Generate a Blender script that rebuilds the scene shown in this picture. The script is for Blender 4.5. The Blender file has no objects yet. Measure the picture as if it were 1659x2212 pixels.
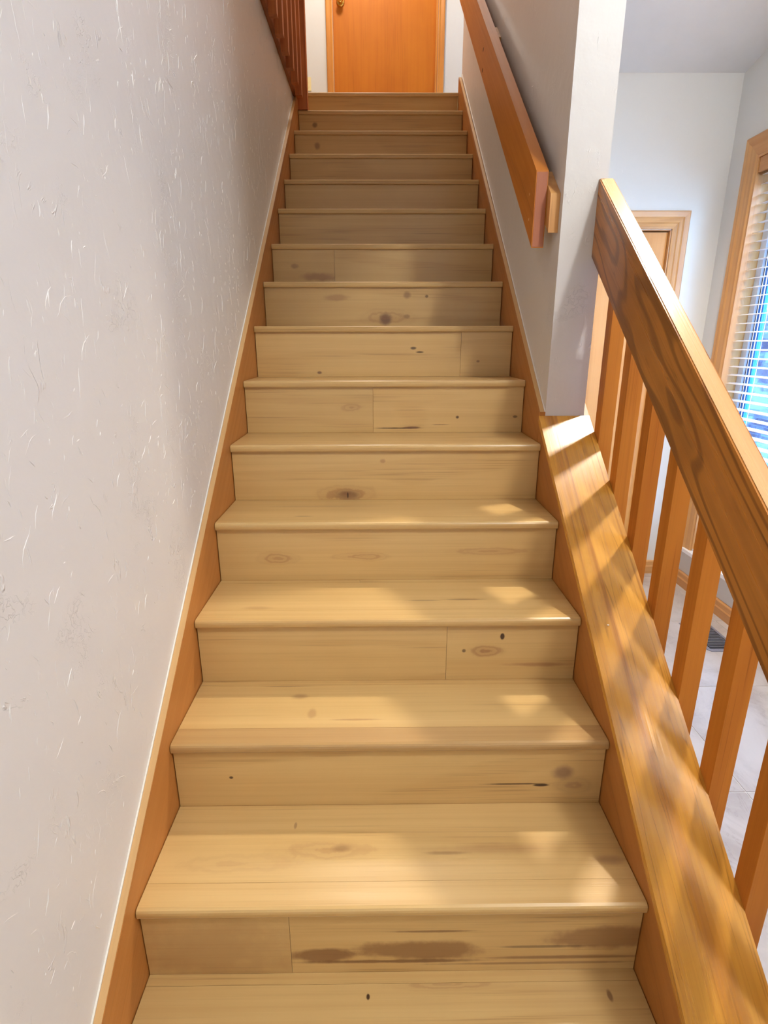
import bpy, bmesh, math, random
from mathutils import Vector, Matrix, noise
random.seed(7)
S = 0.914                      # model unit (stair width) -> metres
SC = bpy.context.scene
COL = SC.collection

# ------------------------------------------------------------------ camera
cam_d = bpy.data.cameras.new('camera'); cam = bpy.data.objects.new('camera', cam_d); COL.objects.link(cam)
SC.camera = cam
F_PX, PITCH, YAW, ROLL = 1192.96, 0.297462, 0.009979, -0.0021894
CPOS = Vector((0.476167, -0.571564, 1.238162))
fw = Vector((math.sin(YAW)*math.cos(PITCH), math.cos(YAW)*math.cos(PITCH), -math.sin(PITCH)))
rt = Vector((math.cos(YAW), -math.sin(YAW), 0)); up = rt.cross(fw)
rt2 = rt*math.cos(ROLL)+up*math.sin(ROLL); up2 = up*math.cos(ROLL)-rt*math.sin(ROLL)
cam.matrix_world = Matrix(((rt2.x, up2.x, -fw.x, CPOS.x*S), (rt2.y, up2.y, -fw.y, CPOS.y*S), (rt2.z, up2.z, -fw.z, CPOS.z*S), (0, 0, 0, 1)))
cam_d.sensor_fit = 'HORIZONTAL'; cam_d.sensor_width = 36.0; cam_d.lens = F_PX*36.0/1659.0
cam_d.clip_start = 0.02; cam_d.clip_end = 200

# ------------------------------------------------------------------ colour management, world
SC.view_settings.view_transform = 'Standard'; SC.view_settings.look = 'None'
SC.view_settings.gamma = 1.0; SC.view_settings.use_curve_mapping = False
SC.view_settings.exposure = 0.2
W = bpy.data.worlds.new('sky'); SC.world = W; W.use_nodes = True
bg = W.node_tree.nodes['Background']; bg.inputs[0].default_value = (0.34, 0.62, 1.0, 1); bg.inputs[1].default_value = 31

# ------------------------------------------------------------------ lights
def light(name, kind, loc, energy, color, **kw):
    d = bpy.data.lights.new(name, kind); d.energy = energy; d.color = color
    o = bpy.data.objects.new(name, d); COL.objects.link(o); o.location = Vector(loc)*S
    for k, v_ in kw.items():
        if k == 'rot': o.rotation_euler = v_
        else: setattr(d, k, v_)
    return o
L_FOYER, L_BACK, L_UP = 168, 104, 60
light('foyer_lamp_light', 'SPOT', (1.9, 1.52, 3.0), L_FOYER, (1.0, 0.92, 0.80), shadow_soft_size=0.045, spot_size=math.radians(124), spot_blend=0.75)
light('entry_lamp_light', 'POINT', (1.95, -0.95, 3.42), L_BACK, (0.93, 0.97, 1.0), shadow_soft_size=0.10)
light('landing_lamp_light', 'POINT', (0.35, 3.95, 4.75), L_UP, (1.0, 0.89, 0.78), shadow_soft_size=0.12)

# ------------------------------------------------------------------ material helpers
def srgb(r, g, b):
    f = lambda c: (c/255/12.92) if c/255 <= 0.04045 else ((c/255+0.055)/1.055)**2.4
    return (f(r), f(g), f(b), 1)
class NT:
    def __init__(s, name):
        s.m = bpy.data.materials.new(name); s.m.use_nodes = True; s.t = s.m.node_tree
        s.b = s.t.nodes['Principled BSDF']
    def n(s, ty, **kw):
        nd = s.t.nodes.new(ty)
        for k, v_ in kw.items(): setattr(nd, k, v_)
        return nd
    def l(s, a, b): s.t.links.new(a, b)
    def put(s, sock, v_):
        if isinstance(v_, bpy.types.NodeSocket): s.l(v_, sock)
        else: sock.default_value = v_
    def math(s, op, a, b=0.0, c=None, clamp=False):
        nd = s.n('ShaderNodeMath', operation=op, use_clamp=clamp)
        s.put(nd.inputs[0], a); s.put(nd.inputs[1], b)
        if c is not None: s.put(nd.inputs[2], c)
        return nd.outputs[0]
    def vmath(s, op, a, b):
        nd = s.n('ShaderNodeVectorMath', operation=op); s.put(nd.inputs[0], a); s.put(nd.inputs[1], b); return nd.outputs[0]
    def mix(s, f, a, b, mode='MIX'):
        nd = s.n('ShaderNodeMix', data_type='RGBA', blend_type=mode)
        s.put(nd.inputs[0], f); s.put(nd.inputs[6], a); s.put(nd.inputs[7], b); return nd.outputs[2]
    def ss(s, x, lo, hi, o0=0.0, o1=1.0):
        nd = s.n('ShaderNodeMapRange', interpolation_type='SMOOTHSTEP')
        s.put(nd.inputs[0], x); nd.inputs[1].default_value = lo; nd.inputs[2].default_value = hi
        nd.inputs[3].default_value = o0; nd.inputs[4].default_value = o1; return nd.outputs[0]
    def noise(s, vec, scale, detail=3, rough=0.5, dist=0.0):
        nd = s.n('ShaderNodeTexNoise'); s.l(vec, nd.inputs['Vector']); nd.inputs['Scale'].default_value = scale
        nd.inputs['Detail'].default_value = detail; nd.inputs['Roughness'].default_value = rough
        nd.inputs['Distortion'].default_value = dist; return nd.outputs['Fac']
    def bump(s, h, strength, dist):
        nd = s.n('ShaderNodeBump'); nd.inputs['Strength'].default_value = strength; nd.inputs['Distance'].default_value = dist
        s.l(h, nd.inputs['Height']); s.l(nd.outputs[0], s.b.inputs['Normal']); return nd

ANG = math.atan(0.771)
def wood(name, base, dark, axis='X', slope=0.0, rings=9.0, ring_w=0.5, wide=1.0, rough=0.35, streak=0.35, blotch=0.3, feats=(), coat=0.0, vary=0.10, stretch=9.0, seed=0.0, spec=0.5, lines=0.0):
    """axis: grain axis; slope: rotation of the grain about X (radians). feats: stains/knots in object coordinates."""
    N = NT(name)
    tc = N.n('ShaderNodeTexCoord'); oi = N.n('ShaderNodeObjectInfo')
    raw = tc.outputs['Object']
    v = raw
    if slope:
        r = N.n('ShaderNodeVectorRotate', rotation_type='X_AXIS'); N.l(v, r.inputs['Vector']); r.inputs['Angle'].default_value = -slope; v = r.outputs[0]
    cmb = N.n('ShaderNodeCombineXYZ')
    for i in range(3): N.l(N.math('MULTIPLY_ADD', oi.outputs['Random'], (31.7, 17.3, 23.9)[i], seed), cmb.inputs[i])
    v = N.vmath('ADD', v, cmb.outputs[0])
    sc = {'X': (1/stretch, 1, 1), 'Y': (1, 1/stretch, 1), 'Z': (1, 1, 1/stretch)}[axis]
    vs = N.vmath('MULTIPLY', v, sc)
    fine = {'X': (0.012, 1, 1), 'Y': (1, 0.012, 1), 'Z': (1, 1, 0.012)}[axis]
    vf = N.vmath('MULTIPLY', v, fine)
    n1 = N.noise(vs, 5.0*wide, 2, 0.5, 0.6)
    ring = N.math('SINE', N.math('MULTIPLY', n1, rings*6.28))
    line = N.ss(ring, 0.35, 1.0)
    pores = N.ss(N.noise(vf, 260, 2, 0.6), 0.52, 0.72)
    mid = N.noise(vf, 55, 3, 0.6)
    bl = N.noise(v, 3.2, 3, 0.55)
    c = N.mix(N.math('MULTIPLY', line, ring_w), base, dark)
    c = N.mix(N.math('MULTIPLY', N.ss(mid, 0.35, 0.75), streak), c, dark)
    c = N.mix(N.math('MULTIPLY', N.math('MULTIPLY', pores, N.math('ADD', line, 0.25)), 0.30), c, tuple(x*0.45 for x in dark[:3])+(1,))
    c = N.mix(N.math('MULTIPLY', N.ss(bl, 0.4, 0.75), blotch), c, dark)
    if lines:
        wv = N.vmath('MULTIPLY', v, {'X': (0.05, 1, 1), 'Y': (1, 0.05, 1), 'Z': (1, 1, 0.05)}[axis])
        ln = N.ss(N.math('ABSOLUTE', N.math('SUBTRACT', N.noise(wv, 34, 2, 0.5, 0.3), 0.5)), 0.0, 0.022, 1.0, 0.0)
        brk = N.ss(N.noise(vf, 170, 3, 0.7), 0.40, 0.60)
        c = N.mix(N.math('MULTIPLY', N.math('MULTIPLY', ln, brk), lines), c, tuple(x*0.6 for x in dark[:3])+(1,))
    wob = N.noise(raw, 38, 3, 0.6)
    wob2 = N.noise(raw, 9, 2, 0.5)
    for ft in feats:
        (px, py, pz), (rx, ry, rz), col, amt, soft = ft[:5]
        d = N.vmath('DIVIDE', N.vmath('SUBTRACT', raw, (px, py, pz)), (rx, ry, rz))
        nd = N.n('ShaderNodeVectorMath', operation='LENGTH'); N.l(d, nd.inputs[0])
        dd = N.math('ADD', nd.outputs['Value'], N.math('MULTIPLY', N.math('SUBTRACT', wob, 0.5), 0.55))
        dd = N.math('ADD', dd, N.math('MULTIPLY', N.math('SUBTRACT', wob2, 0.5), 0.8))
        msk = N.ss(dd, max(0.0, 1-soft), 1+soft*0.35, amt, 0.0)
        if len(ft) > 5:        # concentric rings round a knot
            rg = N.ss(N.math('SINE', N.math('MULTIPLY', dd, ft[5])), -0.6, 1.0, 0.45, 1.0)
            msk = N.math('MULTIPLY', msk, rg)
        c = N.mix(msk, c, col)
    hv = N.n('ShaderNodeHueSaturation'); N.l(c, hv.inputs['Color'])
    N.l(N.math('MULTIPLY_ADD', N.math('SUBTRACT', oi.outputs['Random'], 0.5), vary*2, 1.0), hv.inputs['Value'])
    N.l(hv.outputs[0], N.b.inputs['Base Color'])
    N.l(N.math('MULTIPLY_ADD', mid, 0.12, rough-0.05), N.b.inputs['Roughness'])
    N.b.inputs['Specular IOR Level'].default_value = spec; N.b.inputs['Coat Weight'].default_value = coat; N.b.inputs['Coat Roughness'].default_value = 0.12
    N.bump(N.math('ADD', N.math('MULTIPLY', pores, -1.0), N.math('MULTIPLY', mid, 0.5)), 0.12, 0.0006)
    return N.m

def plain(name, col, rough=0.5, metal=0.0, **kw):
    N = NT(name); N.b.inputs['Base Color'].default_value = col; N.b.inputs['Roughness'].default_value = rough
    N.b.inputs['Metallic'].default_value = metal
    if kw.get('speck'):
        tc = N.n('ShaderNodeTexCoord')
        n = N.noise(tc.outputs['Object'], kw['speck'], 3, 0.6)
        c = N.mix(N.ss(n, 0.35, 0.7, 0, kw.get('amt', 0.25)), col, tuple(x*0.6 for x in col[:3])+(1,))
        N.l(c, N.b.inputs['Base Color'])
    if 'emit' in kw:
        N.b.inputs['Emission Color'].default_value = kw['emit']; N.b.inputs['Emission Strength'].default_value = kw['power']
    return N.m

def plaster(name, col, tex=1.0, rough=0.42, plane='YZ'):
    """painted drywall with a skip-trowel texture: sparse raised ridges, mostly vertical"""
    N = NT(name); tc = N.n('ShaderNodeTexCoord'); v = tc.outputs['Object']
    vm = N.vmath('MULTIPLY', v, (1, 1, 0.22) if plane == 'YZ' else (1, 1, 0.22))
    warp = N.noise(v, 4.0, 2, 0.5)
    off = N.n('ShaderNodeCombineXYZ'); w = N.math('MULTIPLY', N.math('SUBTRACT', warp, 0.5), 0.35); N.l(w, off.inputs[0]); N.l(w, off.inputs[1])
    vm = N.vmath('ADD', vm, off.outputs[0])
    a = N.noise(vm, 13, 4, 0.6, 0.4)
    r1 = N.ss(N.math('ABSOLUTE', N.math('SUBTRACT', a, 0.5)), 0.0, 0.016, 1.0, 0.0)
    gate = N.ss(N.noise(v, 11, 2, 0.6), 0.52, 0.66)
    gate2 = N.ss(N.noise(v, 37, 2, 0.6), 0.45, 0.6)
    r1 = N.math('MULTIPLY', N.math('MULTIPLY', r1, gate), gate2)
    b2 = N.noise(v, 60, 3, 0.6, 0.3)
    r2 = N.math('MULTIPLY', N.ss(N.math('ABSOLUTE', N.math('SUBTRACT', b2, 0.5)), 0.0, 0.03, 1.0, 0.0), N.ss(N.noise(v, 7, 2, 0.5), 0.56, 0.7))
    pl = N.noise(v, 22, 3, 0.5)
    h = N.math('ADD', N.math('ADD', r1, N.math('MULTIPLY', r2, 0.45)), N.math('MULTIPLY', pl, 0.9))
    c = N.mix(N.ss(N.noise(v, 2.0, 2, 0.5), 0.3, 0.7, 0, 0.25), col, tuple(x*0.93 for x in col[:3])+(1,))
    c = N.mix(N.math('MULTIPLY', r1, 0.35*tex), c, (0.9, 0.88, 0.84, 1))
    N.l(c, N.b.inputs['Base Color'])
    N.b.inputs['Roughness'].default_value = rough
    N.bump(h, 0.75*tex, 0.0022)
    return N.m

OAK_B, OAK_D = srgb(208, 172, 112), srgb(182, 138, 78)
HON_B, HON_D = srgb(206, 142, 66), srgb(160, 92, 32)
M = {}
M['wall'] = plaster('wall_paint_textured', srgb(216, 210, 203), 1.0)
M['wall_r'] = plain('ridge_paint', srgb(220, 214, 207), 0.4)
M['wall_s'] = plaster('wall_paint_smooth', srgb(214, 211, 205), 0.35)
M['ceil'] = plain('ceiling_paint', srgb(226, 226, 226), 0.7, speck=9, amt=0.05)
M['caulk'] = plain('white_caulk', srgb(240, 234, 222), 0.4)
M['oakx'] = wood('pale_oak_plank', OAK_B, OAK_D, 'X', rings=4.0, ring_w=0.20, rough=0.30, streak=0.30, blotch=0.15, vary=0.05)
M['oaknose'] = wood('pale_oak_nosing', OAK_B, OAK_D, 'X', rings=3.0, ring_w=0.15, rough=0.30, streak=0.45, blotch=0.1, vary=0.03)
M['skirt'] = wood('honey_skirt', srgb(184, 120, 58), srgb(152, 92, 40), 'Y', slope=ANG, rings=3, ring_w=0.25, rough=0.36, streak=0.3, blotch=0.2, vary=0.02, spec=0.25)
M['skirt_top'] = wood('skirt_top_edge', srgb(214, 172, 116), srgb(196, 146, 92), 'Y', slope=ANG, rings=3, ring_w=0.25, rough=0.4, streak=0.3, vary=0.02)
M['oaknose_dark'] = wood('pale_oak_nosing_dark', srgb(186, 148, 94), srgb(162, 122, 72), 'X', rings=3.0, ring_w=0.2, rough=0.30, streak=0.4, vary=0.0)
M['rail_top_lit'] = wood('honey_oak_rail_top_lit', srgb(210, 164, 110), srgb(186, 134, 78), 'Y', slope=ANG, rings=3, ring_w=0.3, rough=0.27, streak=0.4, blotch=0.15, coat=0.3, vary=0.02, stretch=20)  # paler than the rail: mostly light painted in, some finish wear
M['cap'] = wood('honey_oak_cap', srgb(226, 164, 66), srgb(168, 100, 30), 'Y', slope=ANG, rings=5, ring_w=0.50, wide=2.4, rough=0.26, streak=0.45, blotch=0.10, coat=0.2, vary=0.02, stretch=26, spec=0.4, lines=0.55)
M['rail'] = wood('honey_oak_rail', srgb(182, 116, 46), srgb(112, 62, 22), 'Y', slope=ANG, rings=11, ring_w=0.7, wide=1.0, rough=0.28, streak=0.3, blotch=0.35, coat=0.25, vary=0.02, stretch=6, spec=0.3, lines=0.4)
M['bal'] = wood('baluster_wood', srgb(196, 122, 44), srgb(160, 88, 26), 'Z', rings=3, ring_w=0.4, rough=0.55, streak=0.35, blotch=0.15, vary=0.06, spec=0.2)
M['redw'] = wood('reddish_wood', srgb(190, 112, 62), srgb(136, 72, 36), 'Z', rings=4, ring_w=0.4, rough=0.42, streak=0.5, blotch=0.3, vary=0.08, spec=0.3)
M['redh'] = wood('reddish_fascia', srgb(172, 100, 56), srgb(122, 64, 32), 'Y', rings=4, ring_w=0.4, rough=0.42, streak=0.5, blotch=0.3, vary=0.04)
M['hrail'] = wood('handrail_wood', srgb(198, 120, 42), srgb(160, 86, 24), 'Y', slope=ANG, rings=3, ring_w=0.25, rough=0.36, streak=0.25, blotch=0.25, vary=0.02, spec=0.2)
M['hend'] = wood('handrail_endgrain', srgb(176, 112, 84), srgb(150, 92, 66), 'Z', rings=2, ring_w=0.2, rough=0.5, streak=0.2, vary=0.02, spec=0.2)
M['spacer'] = wood('spacer_wood', srgb(214, 158, 92), srgb(184, 122, 58), 'Z', rings=6, ring_w=0.5, rough=0.45, vary=0.02)
M['door_up'] = wood('orange_door_veneer', srgb(194, 112, 20), srgb(170, 86, 12), 'Z', rings=2, ring_w=0.15, rough=0.5, streak=0.2, blotch=0.25, vary=0.0, spec=0.25)
M['trim_up'] = wood('orange_casing', srgb(210, 142, 66), srgb(176, 104, 40), 'Z', rings=3, ring_w=0.3, rough=0.35, streak=0.3, vary=0.03, spec=0.3)
M['door_dn'] = wood('light_oak_door', srgb(208, 146, 76), srgb(182, 118, 54), 'Z', rings=3, ring_w=0.25, rough=0.4, streak=0.25, vary=0.0, spec=0.3)
M['trim_z'] = wood('light_oak_casing', srgb(206, 154, 96), srgb(170, 116, 64), 'Z', rings=3, ring_w=0.25, rough=0.35, streak=0.35, vary=0.03)
M['trim_x'] = wood('light_oak_casing_head', srgb(206, 154, 96), srgb(170, 116, 64), 'X', rings=3, ring_w=0.25, rough=0.35, streak=0.35, vary=0.03)
M['trim_y'] = wood('light_oak_trim_long', srgb(198, 142, 86), srgb(160, 104, 56), 'Y', rings=3, ring_w=0.25, rough=0.38, streak=0.35, vary=0.03)
M['dark'] = plain('shadow_gap', srgb(60, 34, 22), 0.8)
M['hole'] = plain('screw_hole', srgb(52, 26, 14), 0.8)
M['fill'] = plain('hole_filler', srgb(226, 178, 128), 0.6)
M['brass'] = plain('brass', srgb(214, 170, 84), 0.22, 1.0, speck=40, amt=0.1)
M['vinyl'] = plain('white_vinyl', srgb(226, 232, 240), 0.35)
M['navy'] = plain('dark_gasket', srgb(18, 18, 44), 0.6)
M['sash_skylit'] = plain('skylit_blue_sash', srgb(44, 120, 200), 0.4)  # white vinyl sash; sky light on it is put into this blue
M['slat'] = plain('slat_white', srgb(232, 222, 216), 0.4, speck=30, amt=0.1)
M['cord'] = plain('white_cord', srgb(236, 240, 244), 0.6)
M['cream'] = plain('cream_plate', srgb(232, 214, 160), 0.4)
M['sill'] = plain('white_sill_paint', srgb(236, 236, 238), 0.3)
M['ventm'] = plain('grey_register_metal', srgb(150, 148, 156), 0.35, 0.6)
M['ventd'] = plain('register_void', srgb(16, 16, 24), 0.9)
M['grout'] = plain('pale_grout', srgb(214, 208, 204), 0.8, speck=60, amt=0.2)
M['opal'] = plain('opal_glass', srgb(250, 244, 230), 0.3)
# tile: marbled beige porcelain
N = NT('marbled_tile'); tc = N.n('ShaderNodeTexCoord'); oi = N.n('ShaderNodeObjectInfo')
cmb = N.n('ShaderNodeCombineXYZ'); N.l(N.math('MULTIPLY', oi.outputs['Random'], 40), cmb.inputs[0]); N.l(N.math('MULTIPLY', oi.outputs['Random'], 23), cmb.inputs[1])
v = N.vmath('ADD', tc.outputs['Object'], cmb.outputs[0]); v = N.vmath('MULTIPLY', v, (1.6, 1, 1))
n1 = N.noise(v, 3.2, 6, 0.62, 0.8); n2 = N.noise(v, 7, 5, 0.6, 1.2)
vein = N.ss(N.math('ABSOLUTE', N.math('SUBTRACT', n2, 0.5)), 0.0, 0.02, 1.0, 0.0)
c = N.mix(N.ss(n1, 0.35, 0.68), srgb(184, 174, 166), srgb(162, 150, 142))
c = N.mix(N.math('MULTIPLY', N.math('MULTIPLY', vein, N.ss(n1, 0.42, 0.6)), 0.5), c, srgb(146, 132, 124))
N.l(c, N.b.inputs['Base Color']); N.b.inputs['Roughness'].default_value = 0.28
M['tile'] = N.m
# rock bank outside
N = NT('snowy_rock'); tc = N.n('ShaderNodeTexCoord'); v = N.vmath('MULTIPLY', tc.outputs['Object'], (1, 0.35, 1.5))
n1 = N.noise(v, 3.5, 6, 0.65, 0.5)
c = N.mix(N.ss(n1, 0.42, 0.6), srgb(22, 30, 56), srgb(70, 96, 140)); N.l(c, N.b.inputs['Base Color']); N.b.inputs['Roughness'].default_value = 0.85
N.bump(n1, 0.8, 0.05); M['rock'] = N.m
M['snow'] = plain('snow', srgb(150, 158, 175), 0.8)
# window glass
N = NT('clear_glass'); t = N.t; mixs = N.n('ShaderNodeMixShader'); tr = N.n('ShaderNodeBsdfTransparent'); gl = N.n('ShaderNodeBsdfGlossy')
gl.inputs['Roughness'].default_value = 0.02; fr = N.n('ShaderNodeLayerWeight')
N.l(N.math('MULTIPLY_ADD', N.math('POWER', fr.outputs['Facing'], 4.0), 0.5, 0.05), mixs.inputs[0]); N.l(tr.outputs[0], mixs.inputs[1]); N.l(gl.outputs[0], mixs.inputs[2]); N.l(mixs.outputs[0], t.nodes['Material Output'].inputs[0]); M['glass'] = N.m

# ------------------------------------------------------------------ mesh helpers (model units, converted to metres here)
def link(name, bm, mat, parent=None, loc=(0, 0, 0), bevel=0.0, seg=1, smooth=False):
    """bm holds world model-unit coordinates; object origin is put at loc (model units)."""
    if bevel:
        es = [e for e in bm.edges if len(e.link_faces) == 2 and e.calc_face_angle(0) > 0.5]
        bmesh.ops.bevel(bm, geom=es, offset=bevel, segments=seg, profile=0.5, affect='EDGES', clamp_overlap=True)
    bmesh.ops.recalc_face_normals(bm, faces=bm.faces[:])
    L = Vector(loc)
    for v_ in bm.verts: v_.co = (v_.co-L)*S
    me = bpy.data.meshes.new(name); bm.to_mesh(me); bm.free()
    if smooth:
        for p in me.polygons: p.use_smooth = True
    me.materials.append(mat)
    o = bpy.data.objects.new(name, me); COL.objects.link(o)
    wl = L*S
    if parent:
        o.parent = parent; wl = wl-WL[parent.name]
    o.location = wl; WL[o.name] = L*S
    return o
WL = {}
def empty(name, loc):
    o = bpy.data.objects.new(name, None); COL.objects.link(o); o.location = Vector(loc)*S; WL[o.name] = Vector(loc)*S
    o.empty_display_size = 0.1; return o
def tag(o, label, cat, group=None):
    o['label'] = label; o['category'] = cat
    if group: o['group'] = group
    return o
def st(o): o['kind'] = 'structure'; return o
def box(x0, x1, y0, y1, z0, z1, bm=None):
    bm = bm or bmesh.new()
    vs = [bm.verts.new((x, y, z)) for x in (x0, x1) for y in (y0, y1) for z in (z0, z1)]
    for f in ((0, 1, 3, 2), (4, 6, 7, 5), (0, 4, 5, 1), (2, 3, 7, 6), (0, 2, 6, 4), (1, 5, 7, 3)): bm.faces.new([vs[i] for i in f])
    return bm
def prism(poly, a0, a1, axis='X', bm=None):
    """poly: points in the plane normal to axis (X: (y,z); Y: (x,z); Z: (x,y))"""
    bm = bm or bmesh.new()
    def P(p, a): return {'X': (a, p[0], p[1]), 'Y': (p[0], a, p[1]), 'Z': (p[0], p[1], a)}[axis]
    A = [bm.verts.new(P(p, a0)) for p in poly]; B = [bm.verts.new(P(p, a1)) for p in poly]
    bm.faces.new(A); bm.faces.new(B[::-1]); n = len(poly)
    for i in range(n): bm.faces.new([A[i], A[(i+1) % n], B[(i+1) % n], B[i]])
    return bm
def lathe(prof, c, axis='Z', seg=20, bm=None):
    bm = bm or bmesh.new(); rings = []
    for r, h in prof:
        ring = []
        for i in range(seg):
            a = 2*math.pi*i/seg; u, w = r*math.cos(a), r*math.sin(a)
            p = {'Z': (u, w, h), 'Y': (u, h, w), 'X': (h, u, w)}[axis]
            ring.append(bm.verts.new((c[0]+p[0], c[1]+p[1], c[2]+p[2])))
        rings.append(ring)
    for a, b in zip(rings, rings[1:]):
        for i in range(seg): bm.faces.new([a[i], a[(i+1) % seg], b[(i+1) % seg], b[i]])
    bm.faces.new(rings[0]); bm.faces.new(rings[-1][::-1]); return bm
def holed(axis, a0, a1, u0, u1, w0, w1, holes):
    """wall slab normal to axis ('X' or 'Y') with rectangular holes (hu0,hu1,hw0,hw1)"""
    us = sorted({u0, u1, *[h[0] for h in holes], *[h[1] for h in holes]}); ws = sorted({w0, w1, *[h[2] for h in holes], *[h[3] for h in holes]})
    bm = bmesh.new(); vm = {}
    def V(u, w, a):
        k = (round(u, 5), round(w, 5), a)
        if k not in vm: vm[k] = bm.verts.new((a, u, w) if axis == 'X' else (u, a, w))
        return vm[k]
    solid = {}
    for i in range(len(us)-1):
        for j in range(len(ws)-1):
            cu, cw = (us[i]+us[i+1])/2, (ws[j]+ws[j+1])/2
            solid[i, j] = not any(h[0] < cu < h[1] and h[2] < cw < h[3] for h in holes)
    for (i, j), s_ in solid.items():
        if not s_: continue
        q = [(us[i], ws[j]), (us[i+1], ws[j]), (us[i+1], ws[j+1]), (us[i], ws[j+1])]
        bm.faces.new([V(*p, a0) for p in q]); bm.faces.new([V(*p, a1) for p in q[::-1]])
        for (di, dj, e) in ((0, -1, (0, 1)), (1, 0, (1, 2)), (0, 1, (2, 3)), (-1, 0, (3, 0))):
            if not solid.get((i+di, j+dj), False):
                p, r = q[e[0]], q[e[1]]; bm.faces.new([V(*p, a0), V(*r, a0), V(*r, a1), V(*p, a1)])
    return bm
def casing(axis, face, sgn, u0, u1, w0, w1, prof, parent, mz, mh, bottom=False, name='casing'):
    """mitred casing round opening u0..u1 x w0..w1; prof = (offset from opening edge, height off wall)"""
    def V(u, w, t): return (face+sgn*t, u, w) if axis == 'X' else (u, face+sgn*t, w)
    def strip(ends, nm, mat):
        bm = bmesh.new(); R = [[bm.verts.new(V(*f(o), t)) for o, t in prof] for f in ends]; n = len(prof)
        for i in range(n): bm.faces.new([R[0][i], R[0][(i+1) % n], R[1][(i+1) % n], R[1][i]])
        bm.faces.new(R[0]); bm.faces.new(R[1][::-1])
        return link(nm, bm, mat, parent, V((u0+u1)/2, w0, 0))
    strip([lambda o: (u0-o, w0), lambda o: (u0-o, w1+o)], name, mz)
    strip([lambda o: (u1+o, w0), lambda o: (u1+o, w1+o)], name, mz)
    strip([lambda o: (u0-o, w1+o), lambda o: (u1+o, w1+o)], name, mh)

# ------------------------------------------------------------------ measured stair geometry (model units)
r_, g_, o_, t_ = 0.185037, 0.239910, 0.012, 0.022
Z = [-.0021, .1869, .3682, .5547, .7393, .9247, 1.1096, 1.2996, 1.4812, 1.6624, 1.8541, 2.0370, 2.2207, 2.4064, 2.5882, 2.7700]
Y = [0, .2394, .4822, .7192, .9609, 1.1964, 1.4402, 1.6782, 1.9177, 2.1594, 2.3990, 2.6380, 2.8788, 3.1192, 3.3594, 3.6004]
s_ = r_/g_
def nl(y, h): return s_*(y+o_)+h
YS = -0.45; FZ = -0.37; XW = 2.57; YB = 3.14; YD = 4.80; XL = -0.02; XR = 1.02; XRO = 1.146; YC = 1.235

# ------------------------------------------------------------------ room shell
st(link('floor', box(XL-0.1, XW+0.1, -3.0, YB+0.1, FZ-0.16, FZ-0.0025), M['grout'], None, (1.3, 0, FZ-0.1)))
flo = bpy.data.objects['floor']
T = 0.66; gx = 1.843; gy = 0.42
proto = None
for i in range(-1, 2):
    for j in range(-4, 5):
        x0, x1 = max(gx+i*T, 1.17), min(gx+(i+1)*T, XW); y0, y1 = gy+j*T, min(gy+(j+1)*T, YB)
        if x1-x0 < 0.02 or y1-y0 < 0.02: continue
        link('tile', box(x0+.0022, x1-.0022, y0+.0022, y1-.0022, FZ-0.0024, FZ), M['tile'], flo, (x0, y0, FZ), bevel=0.0008)
st(link('wall_left', box(XL-0.12, XL, -3.0, 3.60, FZ-0.1, 2.64), M['wall'], None, (XL, 0, 0)))
def ridges(n, y0, y1, z0, z1, seed):
    rd = random.Random(seed); bm = bmesh.new()
    cl = [(rd.uniform(y0, y1), rd.uniform(z0, z1)) for _ in range(n//5)]
    for i in range(n):
        c = rd.choice(cl); y = rd.gauss(c[0], 0.10); z = rd.gauss(c[1], 0.14)
        if not (y0 < y < y1 and z0 < z < z1) or z < nl(y, .12) or z > 2.60: continue
        L = rd.choice((.006, .009, .012, .018, .026, .05)) * rd.uniform(.6, 1.4); w = rd.uniform(.0006, .0013); h = rd.uniform(.0003, .0014)
        a = math.pi/2 + rd.gauss(0, .35) if rd.random() < .75 else rd.uniform(0, math.pi)
        k = max(3, int(L/.006)); step = L/k; R = []
        for j in range(k+1):
            t = j/k; ww = w*math.sin(math.pi*min(max(t, .06), .94))+.0002; hh = h*math.sin(math.pi*min(max(t, .05), .95))
            ny, nz = -math.sin(a), math.cos(a)
            R.append([bm.verts.new((XL-.0002, y+ny*ww, z+nz*ww)), bm.verts.new((XL+hh, y+ny*ww*.2, z+nz*ww*.2)), bm.verts.new((XL-.0002, y-ny*ww, z-nz*ww))])
            y += math.cos(a)*step; z += math.sin(a)*step; a += rd.gauss(0, .22)
        for p, q in zip(R, R[1:]):
            for m_ in (0, 1): bm.faces.new([p[m_], p[m_+1], q[m_+1], q[m_]])
    return bm
rg = link('plaster_ridges', ridges(5600, -0.6, 3.5, -0.2, 2.6, 11), M['wall_r'], bpy.data.objects['wall_left'], (XL, 1, 1)); rg['kind'] = 'stuff'
st(link('wall_right', prism([(YC, nl(YC, 0.05)), (YC, 5.2), (3.60, 5.2), (3.60, FZ), (YC+0.002, FZ)], XR, XRO), M['wall'], None, (XR, YC, 0), bevel=0.004, seg=2))
st(link('wall_lower_right', prism([(YS, FZ-.01), (YC, FZ-.01), (YC, nl(YC, 0.0275)), (YS, nl(YS, 0.0275))], XR+0.001, 1.1455), M['wall_s'], None, (XR, 0, 0)))
# foyer back wall (with door opening)
D0, D1, DT = 1.37, 2.272, 1.884
st(link('wall_back', holed('Y', YB, YB+0.12, XRO+0.001, XW+0.12, FZ-0.02, 3.0, [(D0, D1, FZ-0.0201, DT+0.012)]), M['wall_s'], None, (1.8, YB, FZ)))
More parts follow.
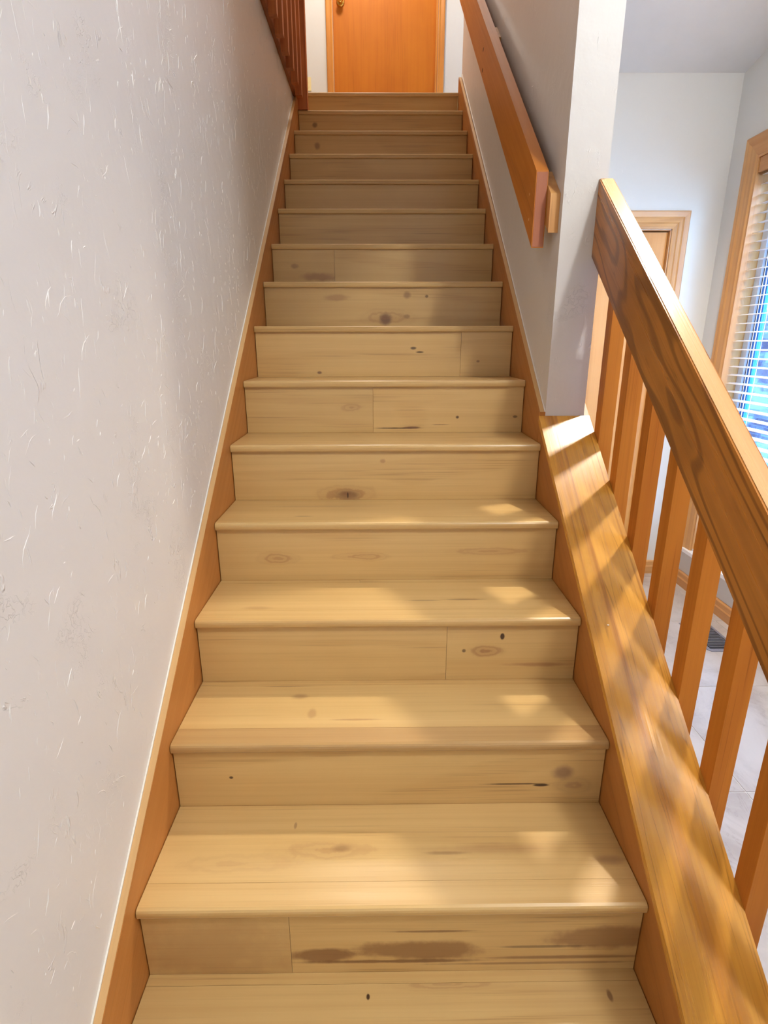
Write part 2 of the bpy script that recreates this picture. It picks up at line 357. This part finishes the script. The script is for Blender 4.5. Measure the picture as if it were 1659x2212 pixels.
# window wall
WY0, WY1, WZ0, WZ1 = 0.15, 2.865, -0.10, 2.215
st(link('wall_window_side', holed('X', XW, XW+0.13, -3.0, YB, FZ-0.02, 4.6, [(WY0, WY1, WZ0, WZ1)]), M['wall_s'], None, (XW, 1.5, FZ)))
st(link('wall_front', box(-1.85, XW+0.1, -3.12, -3.0, FZ-0.05, 5.3), M['wall_s'], None, (1.3, -3.0, FZ)))
# ceilings: sloped foyer ceiling, high stairwell ceiling
def cz(y): return 2.70+(YB-y)*0.22
st(link('ceiling', prism([(YB, cz(YB)), (-3.0, cz(-3.0)), (-3.0, cz(-3.0)+0.1), (YB, cz(YB)+0.1)], XRO+0.001, XW+0.1), M['ceil'], None, (1.8, 0, 3.0)))
st(link('ceiling_stairwell', box(-1.7, XRO+1.5, -3.0, YD+0.1, 5.2, 5.3), M['ceil'], None, (0.5, 1, 5.2)))
st(link('wall_header_lamp_block', prism([(YC, 2.46), (YC, 5.2), (-3.0, 5.2), (-3.0, cz(-3.0)-0.02), (0.30, cz(0.3)-0.02), (0.30, 2.46)], XR, XRO), M['wall_s'], None, (XR, 0, 3)))  # unseen; section near the column lowered to block entry lamp from upper risers
# upper hall
st(link('floor_upper', box(-1.7, XL-0.001, -3.0, YD, 2.645, 2.765), M['oakx'], None, (-1, 1, 2.7)))
st(link('floor_landing', box(XL, 2.6, 3.66, YD, 2.62, 2.768), M['oakx'], None, (1, 4.2, 2.7)))
st(link('wall_upper_hall', box(-1.8, -1.7, -3.0, YD+0.1, 2.6, 5.25), M['wall_s'], None, (-1.7, 1, 2.7)))
U0, U1, UT = 0.128, 0.972, 4.98
st(link('wall_landing', holed('Y', YD, YD+0.12, -1.7, 2.6, 2.6, 5.25, [(U0, U1, 2.599, UT)]), M['wall_s'], None, (0.5, YD, 2.7)))
st(link('wall_landing_side', box(2.5, 2.6, 3.2, YD, 2.77, 5.2), M['wall_s'], None, (2.5, 4, 2.7)))
st(link('wall_landing_return', box(XRO+0.001, 2.5, 3.2, 3.3, 2.8, 5.2), M['wall_s'], None, (1.8, 3.2, 2.8)))

# baseboards of the foyer
def bb(name, axis, u0, u1, face, sgn):
    pr = [(0, 0), (0.022, 0), (0.022, 0.052), (0.017, 0.060), (0.014, 0.088), (0.006, 0.096), (0, 0.096)]
    if axis == 'X': bm = prism([(face+sgn*a, FZ+b) for a, b in pr], u0, u1, 'X')
    else: bm = prism([(face+sgn*a, FZ+b) for a, b in pr], u0, u1, 'Y')
    return st(link(name, bm, M['trim_x' if axis == 'X' else 'trim_y'], None, ((u0+u1)/2, face, FZ) if axis == 'X' else (face, (u0+u1)/2, FZ)))
bb('baseboard_back', 'X', D1+0.102, XW-0.023, YB, -1)
bb('baseboard_right', 'Y', -3.0, YB, XW, -1)

# ------------------------------------------------------------------ staircase
stair = empty('staircase', (0.5, 0.0, FZ))
tag(stair, 'straight flight of pale oak plank stairs between the textured wall and the railing', 'stairs')
KN = srgb(112, 76, 52); DK = srgb(60, 36, 24); BR = srgb(150, 104, 64); GY = srgb(128, 96, 74)
def F(x, b, rx, rb, col, amt, soft=0.5, rings=None): return (x, b, rx, rb, col, amt, soft, rings)
RF = {  # riser stains / knots / cracks: (x, height above lower tread, rx, rz ...)
 1: [F(.56, .060, .15, .030, srgb(128, 86, 50), .75, .35), F(.36, .050, .075, .020, srgb(120, 78, 46), .8, .4), F(.50, .030, .21, .006, srgb(112, 72, 42), .8, .5), F(.93, .090, .13, .032, srgb(134, 92, 56), .7, .4),
     F(.80, .066, .10, .004, DK, .55, .6), F(.85, .036, .2, .005, srgb(118, 78, 46), .7, .6), F(.80, .020, .25, .004, srgb(118, 78, 46), .6, .6), F(.58, .112, .10, .0035, srgb(110, 70, 42), .7, .6), F(.15, .06, .22, .12, srgb(150, 108, 66), .5, .8)],
 2: [F(.79, .056, .075, .0022, DK, .85, .5), F(.855, .052, .018, .004, DK, .95, .4), F(.905, .088, .026, .020, GY, .75, .8), F(.935, .050, .045, .024, GY, .40, .8, 9), F(.129, .082, .005, .004, DK, .9, .5)],
 3: [F(.80, .130, .006, .010, DK, .95, .4), F(.757, .086, .050, .020, BR, .8, .6, 11), F(.70, .088, .006, .006, DK, .7, .5), F(.90, .045, .10, .008, BR, .6, .6)],
 4: [F(.42, .075, .09, .016, BR, .45, .6, 16), F(.18, .07, .07, .022, BR, .5, .6, 14), F(.80, .09, .12, .014, BR, .4, .6, 12)],
 5: [F(.372, .020, .10, .034, BR, .65, .7, 15), F(.372, .018, .045, .018, KN, .75, .6), F(.374, .016, .003, .012, DK, .95, .4), F(.49, .13, .010, .008, BR, .5, .6)],
 6: [F(.555, .016, .095, .0030, DK, .85, .5), F(.60, .018, .035, .0050, KN, .9, .5), F(.70, .028, .035, .002, KN, .7, .6), F(.763, .055, .007, .006, DK, .85, .5), F(.973, .056, .009, .005, DK, .75, .5), F(.38, .09, .05, .02, BR, .45, .7, 12)],
 7: [F(.615, .108, .013, .006, DK, .8, .5), F(.640, .093, .016, .0035, DK, .8, .5), F(.245, .016, .011, .007, KN, .85, .5), F(.87, .058, .007, .005, KN, .7, .5)],
 8: [F(.51, .033, .030, .026, srgb(96, 68, 58), .85, .6), F(.51, .040, .12, .034, BR, .45, .7, 14), F(.60, .13, .018, .016, KN, .55, .6), F(.683, .125, .007, .006, DK, .7, .5), F(.30, .12, .06, .014, BR, .45, .6), F(.60, .045, .014, .010, KN, .5, .6)],
 9: [F(.21, .044, .09, .022, BR, .65, .5), F(.10, .09, .02, .012, KN, .45, .6)],
 13: [F(.13, .11, .018, .020, KN, .6, .6)], 14: [F(.097, .107, .018, .016, DK, .6, .6)],
}
TF = {
 0: [F(.450, .194, .004, .006, DK, .95, .4), F(.25, .10, .30, .012, BR, .35, .7), F(.93, .19, .005, .010, KN, .7, .5), F(.62, .215, .12, .012, BR, .4, .6, 14)],
 1: [F(.392, .124, .026, .011, KN, .5, .7), F(.37, .120, .12, .030, BR, .38, .8, 13), F(.62, .110, .05, .005, KN, .45, .7), F(.72, .118, .14, .016, BR, .35, .8), F(.965, .090, .04, .014, KN, .45, .7), F(.18, .09, .15, .03, BR, .25, .8, 12), F(.283, .185, .004, .010, KN, .5, .5)],
 2: [F(.27, .168, .022, .012, KN, .45, .7), F(.24, .215, .08, .006, KN, .5, .7), F(.31, .10, .012, .02, BR, .4, .6), F(.42, .075, .06, .004, BR, .5, .6)],
 3: [F(.71, .105, .06, .006, KN, .55, .7), F(.60, .100, .05, .004, KN, .4, .6), F(.15, .06, .05, .012, BR, .35, .7)],
 4: [F(.25, .055, .03, .006, KN, .5, .6), F(.30, .16, .2, .01, BR, .3, .7)],
 5: [F(.22, .17, .06, .008, BR, .45, .7), F(.40, .17, .03, .006, BR, .45, .7)],
}
RSPLIT = {1: .294, 3: .654, 6: .458, 7: .801, 9: .281}
def plank_mat(base, feats, kind, ox, ob):
    if not feats: return base
    fs = []
    for x, b, rx, rb, col, amt, soft, rings in feats:
        p = ((x-ox)*S, 0, (b-ob)*S) if kind == 'r' else ((x-ox)*S, (b-ob)*S, 0)
        r = (rx*S, 10, rb*S) if kind == 'r' else (rx*S, rb*S, 10)
        fs.append((p, r, col, amt, soft) + ((rings,) if rings else ()))
    return wood('pale_oak_plank_knotty', OAK_B, OAK_D, 'X', rings=4.0, ring_w=0.20, rough=0.30, streak=0.30, blotch=0.15, vary=0.05, feats=fs)
for k in range(-1, 16):
    if k < 0: zk, yk, yn = Z[0]-r_, -g_, 0.0
    else: zk, yk = Z[k], Y[k]; yn = Y[k+1] if k < 15 else 3.66
    # tread: nosing piece, main board, thin back strip
    nd = 0.058; yb = yn-0.0
    ys = yb-0.022 if k in (0, 2, 3, 5) else yb
    main = link('tread', box(.0015, .9985, yk-o_+nd+.0006, ys-.0003, zk-t_, zk), plank_mat(M['oakx'], TF.get(k, []), 't', .0015, -o_+nd+.0006), stair, (.0015, yk-o_+nd+.0006, zk-t_), bevel=0.0007)
    prof = [(yk-o_+nd, zk-t_), (yk-o_+nd, zk), (yk-o_+.008, zk), (yk-o_+.003, zk-.0022), (yk-o_+.0006, zk-.006), (yk-o_, zk-.011), (yk-o_+.0008, zk-.018), (yk-o_+.003, zk-t_)]
    link('nosing', prism(prof, .0015, .9985), M['oaknose_dark' if k == 2 else 'oaknose'], main, (.0015, yk-o_, zk-t_))
    if ys != yb: link('back_strip', box(.0015, .9985 if k != 3 else .418, ys+.0003, yb, zk-t_, zk), M['oaknose'], main, (.0015, ys, zk-t_), bevel=0.0005)
    if k == 3: link('back_strip', box(.4186, .9985, ys+.0003, yb, zk-t_, zk), M['oakx'], main, (.4186, ys, zk-t_), bevel=0.0005)
    # riser below tread k
    zl = Z[k-1] if k > 0 else zk-r_
    a = RSPLIT.get(k); fe = RF.get(k, [])
    if a:
        L = [f for f in fe if f[0] < a]; R = [f for f in fe if f[0] >= a-0.02]
        rs = link('riser', box(.002, a-.0004, yk, yk+.015, zl+.0005, zk-t_-.0004), plank_mat(M['oakx'], L, 'r', .002, .0005), stair, (.002, yk, zl+.0005), bevel=0.0005)
        link('plank', box(a+.0004, .998, yk, yk+.015, zl+.0005, zk-t_-.0004), plank_mat(M['oakx'], R, 'r', a+.0004, .0005), rs, (a+.0004, yk, zl+.0005), bevel=0.0005)
    else:
        link('riser', box(.002, .998, yk, yk+.015, zl+.0005, zk-t_-.0004), plank_mat(M['oakx'], fe, 'r', .002, .0005), stair, (.002, yk, zl+.0005), bevel=0.0005)
# solid carriage under the planks
pts = []
for k in range(-1, 16):
    yk = Y[k] if k >= 0 else -g_; zl = (Z[k-1] if k > 0 else (Z[0]-r_ if k == 0 else FZ+.002)); zk = Z[k] if k >= 0 else Z[0]-r_
    pts += [(yk+.0155, (zl-t_-.001) if k >= 0 else FZ+.002), (yk+.0155, zk-t_-.001)]
pts += [(3.655, Z[15]-t_-.001), (3.655, 2.45), (.25, FZ+.002)]
link('carriage', prism(pts, .0, .9999), M['skirt'], stair, (0, 0, FZ))
# skirt boards
def hl(y): return nl(y, 0.055+0.009*y)
def hr(y): return nl(y, 0.044+0.012*y)
sk = link('skirt_board', prism([(YS, hl(YS)), (3.30, hl(3.30)), (3.585, 2.638), (3.585, 2.56), (0.75, FZ+.01), (YS, FZ+.01)], XL+.0005, -0.0005), M['skirt'], stair, (XL, 0, 0), bevel=0.0015)
e_ = link('top_edge', prism([(YS, hl(YS)+.0001), (3.30, hl(3.30)+.0001), (3.30, hl(3.30)+.0016), (YS, hl(YS)+.0016)], XL+.0040, -0.0020), M['skirt_top'], sk, (XL, 0, 0)); e_['label'] = 'paler top edge of the skirt board'  # thin strip in paler wood than the skirt board
link('caulk_bead', prism([(YS, hl(YS)-.001), (3.30, hl(3.30)-.001), (3.30, hl(3.30)+.0035), (YS, hl(YS)+.0035)], XL+.0002, XL+.0035), M['caulk'], sk, (XL, 0, 0))
sk = link('skirt_board', prism([(YC-.002, hr(YC)), (3.61, hr(3.58)), (3.61, 2.6), (3.3, 2.2), (YC-.002, FZ+.4)], 1.0005, XR-.0005), M['skirt'], stair, (1.0, 0, 0), bevel=0.0015)
e_ = link('top_edge', prism([(YC, hr(YC)+.0001), (3.59, hr(3.57)+.0001), (3.59, hr(3.57)+.0016), (YC, hr(YC)+.0016)], 1.0025, XR-.0042), M['skirt_top'], sk, (XR, 0, 0)); e_['label'] = 'paler top edge of the skirt board'
link('caulk_bead', prism([(YC, hr(YC)-.001), (3.59, hr(3.59)-.001), (3.59, hr(3.59)+.004), (YC, hr(YC)+.004)], XR-.0035, XR-.0002), M['caulk'], sk, (XR, 0, 0))
link('skirt_board', prism([(YS, nl(YS, .027)), (YC-.004, nl(YC-.004, .027)), (YC-.004, FZ+.4), (.6, FZ+.01), (YS, FZ+.01)], 1.0005, XR+.0005), M['skirt'], stair, (1.0, 0, 0))

# ------------------------------------------------------------------ guardrail
gr = empty('stair_guardrail', (1.14, 0.3, FZ))
tag(gr, 'honey oak stair guardrail with wide sloping cap, square balusters and thick top board', 'railing')
cap = link('sloping_cap', prism([(YS, nl(YS, .028)), (YS, nl(YS, .05)), (YC-.003, nl(YC-.003, .05)), (YC-.003, nl(YC-.003, .028))], 0.999, 1.163), M['cap'], gr, (1.0, 0, 0), bevel=0.004, seg=3)
link('paint_chip', lathe([(.0005, 0), (.003, .0004), (.0025, .001), (.0005, .0014)], (1.046, .655, nl(.655, .050)), seg=6), M['caulk'], cap, (1.046, .655, nl(.655, .05)))
link('outer_board', prism([(YS, FZ), (YS, nl(YS, .0275)), (YC-.003, nl(YC-.003, .0275)), (YC-.003, nl(YC-.003, .05)), (1.42, nl(1.42, .05)), (1.42, nl(1.42, -.15)), (YS+.3, FZ)], 1.1465, 1.1628), M['skirt'], gr, (1.1465, 0, 0))
tr = link('top_board', prism([(YS, nl(YS, .522)), (YS, nl(YS, .728)), (YC-.001, nl(YC, .728)), (YC-.001, nl(YC, .522))], 1.120, 1.163), M['rail'], gr, (1.12, 0, 0.5), bevel=0.004, seg=2)
e_ = link('lit_top_face', prism([(YS, nl(YS, .7282)), (YS, nl(YS, .7300)), (YC-.001, nl(YC, .7300)), (YC-.001, nl(YC, .7282))], 1.1240, 1.1595), M['rail_top_lit'], tr, (1.12, 0, 0.5)); e_['label'] = 'top face of the board, painted paler mostly for light, partly finish wear'  # thin strip added to put the lit look of the top into colour
for i in range(10):
    y1 = 1.176-0.1563*i; y0 = y1-0.042
    bm = prism([(y0, max(FZ, nl(y0, -.09))), (y1, max(FZ, nl(y1, -.09))), (y1, nl(y1, .62)), (y0, nl(y0, .62))], 1.1632, 1.205)
    link('baluster', bm, M['bal'], gr, (1.184, y0, nl(y0, -.09)), bevel=0.0022)

# ------------------------------------------------------------------ wall handrail
wh = empty('wall_handrail', (0.99, 1.3, 1.5))
tag(wh, 'brown wooden board handrail fixed to the wall at right of the upper stairs', 'handrail')
sl = 0.796
def hb(y, top): return (1.7285+sl*(y-1.30)) if top else (1.518+sl*(y-1.30))
hrl = link('rail_board', prism([(1.30, hb(1.3, 0)), (1.30, hb(1.3, 1)), (3.9, hb(3.9, 1)), (3.9, hb(3.9, 0))], .953, .990), M['hrail'], wh, (.953, 1.3, 1.5), bevel=0.0025, seg=2)
link('end_grain', prism([(1.2985, hb(1.3, 0)+.003), (1.2985, hb(1.3, 1)-.003), (1.2999, hb(1.3, 1)-.003), (1.2999, hb(1.3, 0)+.003)], .9555, .9875), M['hend'], hrl, (.953, 1.3, 1.5))
for yy, zz in ((2.383, 2.487), (2.384, 2.410)):
    link('screw_hole', lathe([(.004, -.0004), (.0085, -.0001), (.0085, .0003), (.002, .0012)], (.9528, yy, zz), 'X', 10), M['hole'], hrl, (.953, yy, zz))
for yy, zz in ((1.366, 1.681), (1.356, 1.608)):
    link('filled_hole', lathe([(.002, -.0006), (.004, -.0003), (.004, .0004)], (.9528, yy, zz), 'X', 8), M['fill'], hrl, (.953, yy, zz))
for yn_ in (1.262, 2.33):
    za = 1.672+sl*(yn_-1.262); zb = 1.566+sl*(yn_-1.262)
    link('mounting_block', prism([(yn_, zb-.012), (yn_, za-.012), (yn_+.11, za-.012+.085), (yn_+.11, zb-.012+.085)], .9905, 1.0197), M['spacer'], wh, (1.0, yn_, zb), bevel=0.001)
    if yn_ > 2: continue

# ------------------------------------------------------------------ upper guard (reddish balusters along the open hall)
ug = empty('landing_guardrail', (0.02, 3.35, 2.64))
tag(ug, 'dark reddish wood balustrade rising from the top of the left wall to the landing', 'railing')
link('fascia_board', box(XL-.004, 0.0, -0.6, 3.335, 2.642, 2.775), M['redh'], ug, (XL, 0, 2.642), bevel=0.002)
link('newel_post', box(-.002, .058, 3.345, 3.405, 2.59, 3.78), M['redw'], ug, (.03, 3.35, 2.6), bevel=0.003)
link('top_rail', box(-.012, .052, -0.6, 3.345, 3.66, 3.72), M['redh'], ug, (.02, 0, 3.66), bevel=0.006, seg=2)
y = 3.235
while y > 0.3:
    link('baluster', box(.0005, .038, y, y+.042, 2.625, 3.66), M['redw'], ug, (.02, y, 2.625), bevel=0.002)
    y -= 0.167

# ------------------------------------------------------------------ landing door
d2 = st(link('door_2', box(U0+.004, U1-.004, YD+.030, YD+.068, 2.776, UT-.02), M['door_up'], None, ((U0+U1)/2, YD+.05, 2.78), bevel=0.001))
PR = [(0.002, 0), (0.002, .010), (.010, .014), (.020, .010), (.030, .013), (.044, .018), (.053, .016), (.055, 0)]
casing('Y', YD, -1, U0, U1, 2.772, UT, PR, d2, M['trim_up'], M['trim_up'])
for a, b in ((U0+.0002, U0+.0035), (U1-.0035, U1-.0002)): link('jamb', box(a, b, YD-.002, YD+.11, 2.772, UT-.001), M['trim_up'], d2, (a, YD, 2.772))
link('door_stop', box(U1-.016, U1-.0036, YD+.002, YD+.029, 2.776, UT-.02), M['trim_up'], d2, (U1, YD, 2.78))
kx, kz = 0.192, 3.835
kn = link('door_knob', lathe([(.010, 0), (.010, -.022), (.020, -.030), (.027, -.042), (.026, -.052), (.016, -.060), (.001, -.062)], (kx, YD+.026, kz), 'Y', 20), M['brass'], d2, (kx, YD, kz), smooth=True)
link('rosette', lathe([(.031, .0035), (.033, -.002), (.026, -.006), (.010, -.007)], (kx, YD+.026, kz), 'Y', 20), M['brass'], kn, (kx, YD, kz), smooth=True)
# outlet on landing wall
ol = link('wall_outlet', box(-.115, -.061, YD-.005, YD-.0003, 3.222, 3.316), M['cream'], None, (-.09, YD, 3.22), bevel=0.002)
tag(ol, 'small cream outlet plate low on white wall beside the reddish newel post', 'outlet')
for zz in (3.248, 3.290): link('socket', lathe([(.012, -.0012), (.013, 0), (.013, .0008)], (-.088, YD-.005, zz), 'Y', 14), M['cream'], ol, (-.088, YD, zz))

# ------------------------------------------------------------------ foyer door
d1 = st(link('door_1', box(D0+.006, D1-.006, YB+.024, YB+.064, FZ+.008, DT), M['door_dn'], None, ((D0+D1)/2, YB+.04, FZ), bevel=0.001))
PR2 = [(0.002, 0), (0.002, .010), (.012, .013), (.030, .011), (.036, .016), (.058, .014), (.066, .020), (.094, .022), (.100, .016), (.100, 0)]
casing('Y', YB, -1, D0, D1, FZ+.001, DT+.012, PR2, d1, M['trim_z'], M['trim_x'])
for a, b in ((D0+.0002, D0+.004), (D1-.004, D1-.0002)): link('jamb', box(a, b, YB-.001, YB+.11, FZ, DT+.004), M['trim_z'], d1, (a, YB, FZ))
link('head_jamb', box(D0+.004, D1-.004, YB-.001, YB+.11, DT+.006, DT+.0115), M['trim_x'], d1, (D0, YB, DT))
link('reveal_shadow_gap', box(D0+.004, D1-.004, YB+.066, YB+.07, FZ, DT+.006), M['dark'], d1, (D0, YB, FZ))
kn = link('door_knob', lathe([(.010, 0), (.010, -.022), (.020, -.030), (.027, -.042), (.026, -.052), (.016, -.060), (.001, -.062)], (D0+.07, YB+.022, FZ+1.02), 'Y', 20), M['brass'], d1, (D0+.07, YB, FZ+1.02), smooth=True)

# ------------------------------------------------------------------ window
w1 = st(link('window_1', holed('X', XW+.085, XW+.125, WY0+.014, WY1-.014, WZ0+.022, WZ1-.014, [(WY0+.062, WY1-.062, WZ0+.07, WZ1-.062)]), M['vinyl'], None, (XW+.1, 2, WZ0), bevel=0.003))
PR3 = [(0.0, 0), (0.0, .010), (.010, .016), (.055, .018), (.070, .024), (.098, .026), (.105, .018), (.105, 0)]
casing('X', XW, -1, WY0, WY1, WZ0+.004, WZ1, PR3, w1, M['trim_z'], M['trim_y'])
link('jamb', box(XW-.010, XW+.13, WY1-.014, WY1-.0003, WZ0+.021, WZ1-.0003), M['trim_z'], w1, (XW, WY1, WZ0))
link('jamb', box(XW-.010, XW+.13, WY0+.0003, WY0+.014, WZ0+.021, WZ1-.0003), M['trim_z'], w1, (XW, WY0, WZ0))
link('head_jamb', box(XW-.010, XW+.13, WY0+.014, WY1-.014, WZ1-.014, WZ1-.0003), M['trim_y'], w1, (XW, WY0, WZ1))
link('sill', box(XW+.0005, XW+.13, WY0+.0005, WY1-.0005, WZ0+.0005, WZ0+.020), M['sill'], w1, (XW, WY0, WZ0))
link('sill_ledge', box(XW-.036, XW-.0003, WY0-.13, WY1+.125, WZ0-.02, WZ0+.0035), M['sill'], w1, (XW, WY0, WZ0), bevel=0.002)
for yy, dy in ((WY1-.062, -1), (WY0+.062, 1)):
    link('gasket', box(XW+.099, XW+.112, *sorted((yy, yy+dy*.012)), WZ0+.071, WZ1-.063), M['navy'], w1, (XW, yy, WZ0))
    link('sash_stile', box(XW+.096, XW+.118, *sorted((yy+dy*.0125, yy+dy*.06)), WZ0+.075, WZ1-.067), M['sash_skylit'], w1, (XW, yy, WZ0), bevel=0.002)
link('sash_rail', box(XW+.096, XW+.118, WY0+.122, WY1-.122, WZ0+.075, WZ0+.125), M['sash_skylit'], w1, (XW, WY0, WZ0), bevel=0.002)
link('sash_rail', box(XW+.096, XW+.118, WY0+.122, WY1-.122, WZ1-.117, WZ1-.067), M['sash_skylit'], w1, (XW, WY0, WZ1), bevel=0.002)
link('pane', box(XW+.105, XW+.109, WY0+.122, WY1-.122, WZ0+.125, WZ1-.117), M['glass'], w1, (XW, WY0, WZ0))
# blind
bl = empty('window_blind', (XW+.045, 1.5, WZ1-.06))
tag(bl, 'white horizontal slat blind hanging inside the oak cased window', 'blind')
link('valance', box(XW-.004, XW+.010, WY0+.018, WY1-.018, WZ1-.090, WZ1-.016), M['trim_y'], bl, (XW, WY0, WZ1), bevel=0.003)
link('head_rail', box(XW+.014, XW+.072, WY0+.020, WY1-.020, WZ1-.060, WZ1-.018), M['slat'], bl, (XW, WY0, WZ1), bevel=0.002)
sp = None; z = WZ1-.10; n = 0
while z > WZ0+.06:
    if sp is None:
        bm = prism([(XW+.018, .0), (XW+.043, .0035), (XW+.068, .0), (XW+.068, .0022), (XW+.043, .0057), (XW+.018, .0022)], WY0+.024, WY1-.024, 'Y')
        for v_ in bm.verts: v_.co.z += z+(v_.co.x-XW-.043)*0.10
        sp = link('slat', bm, M['slat'], bl, (XW+.043, 1.5, z))
    else:
        c = sp.copy(); COL.objects.link(c); c.location = sp.location+Vector((0, 0, -n*.0485*S))
    z -= .0485; n += 1
link('bottom_rail', box(XW+.020, XW+.066, WY0+.024, WY1-.024, WZ0+.028, WZ0+.046), M['slat'], bl, (XW, WY0, WZ0), bevel=0.003)
for yy in (WY1-.20, 1.9, 1.1, WY0+.22):
    for xx in (XW+.0155, XW+.0705): link('ladder_cord', box(xx-.001, xx+.001, yy-.002, yy+.002, WZ0+.04, WZ1-.05), M['cord'], bl, (xx, yy, WZ0))
link('pull_cord', box(XW+.009, XW+.013, WY1-.235, WY1-.231, .35, WZ1-.07), M['cord'], bl, (XW, WY1, .4))

# ------------------------------------------------------------------ floor register
vt = empty('floor_register', (2.35, 2.2, FZ)); tag(vt, 'grey metal floor register with dark louvres beside the baseboard', 'vent')
vx0, vx1, vy0, vy1 = 2.266, 2.432, 2.052, 2.372
link('frame', prism([(vx0, vy0+.02), (vx0+.015, vy0), (vx1-.01, vy0), (vx1, vy0+.01), (vx1, vy1), (vx0, vy1)], FZ+.0005, FZ+.004, 'Z'), M['ventm'], vt, (vx0, vy0, FZ))
link('void', box(vx0+.020, vx1-.018, vy0+.028, vy1-.022, FZ+.0042, FZ+.0050), M['ventd'], vt, (vx0, vy0, FZ))
link('side_flange', box(vx1-.016, vx1, vy0+.012, vy1, FZ+.0042, FZ+.011), M['ventm'], vt, (vx1, vy0, FZ), bevel=0.001)
lv = None
for i in range(16):
    y = vy0+.036+i*.0172
    if lv is None: lv = link('louvre', box(vx0+.022, vx1-.020, y, y+.005, FZ+.0052, FZ+.010), M['ventm'], vt, (vx0, y, FZ)); y_0 = y
    else:
        c = lv.copy(); COL.objects.link(c); c.location = lv.location+Vector((0, (y-y_0)*S, 0))

# ------------------------------------------------------------------ foyer lamp fixture (above the frame)
fl = empty('ceiling_lamp', (1.9, 1.52, cz(1.52))); tag(fl, 'round ceiling lamp above the foyer floor', 'lamp')
link('base_plate', lathe([(.02, 0), (.11, 0), (.12, -.012), (.02, -.014)], (1.9, 1.52, cz(1.52)-.025), seg=28), M['brass'], fl, (1.9, 1.52, cz(1.52)), smooth=False)

# ------------------------------------------------------------------ outside: rocky bank and ground
def bank():
    bm = bmesh.new(); nx, ny = 40, 70; R = []
    for i in range(nx):
        row = []
        for j in range(ny):
            u = i/(nx-1); yv = -3+10*j/(ny-1)
            x = 4.6+u*2.2; zz = -0.9+u*5.6
            n_ = noise.fractal(Vector((u*5, yv*.7, 3.1)), 1.0, 2.0, 4)
            row.append(bm.verts.new((x-abs(n_)*.55, yv, zz+n_*.12)))
        R.append(row)
    for i in range(nx-1):
        for j in range(ny-1): bm.faces.new([R[i][j], R[i+1][j], R[i+1][j+1], R[i][j+1]])
    bmesh.ops.solidify(bm, geom=bm.faces[:], thickness=0.3)
    return bm
tag(link('rocky_bank', bank(), M['rock'], None, (5, 1.5, -0.9)), 'blue grey rocky bank seen through the blind slats', 'rocks')
st(link('ground_outside', box(XW+.2, 9, -4, 8, -1.1, -0.92), M['snow'], None, (5, 1, -1)))
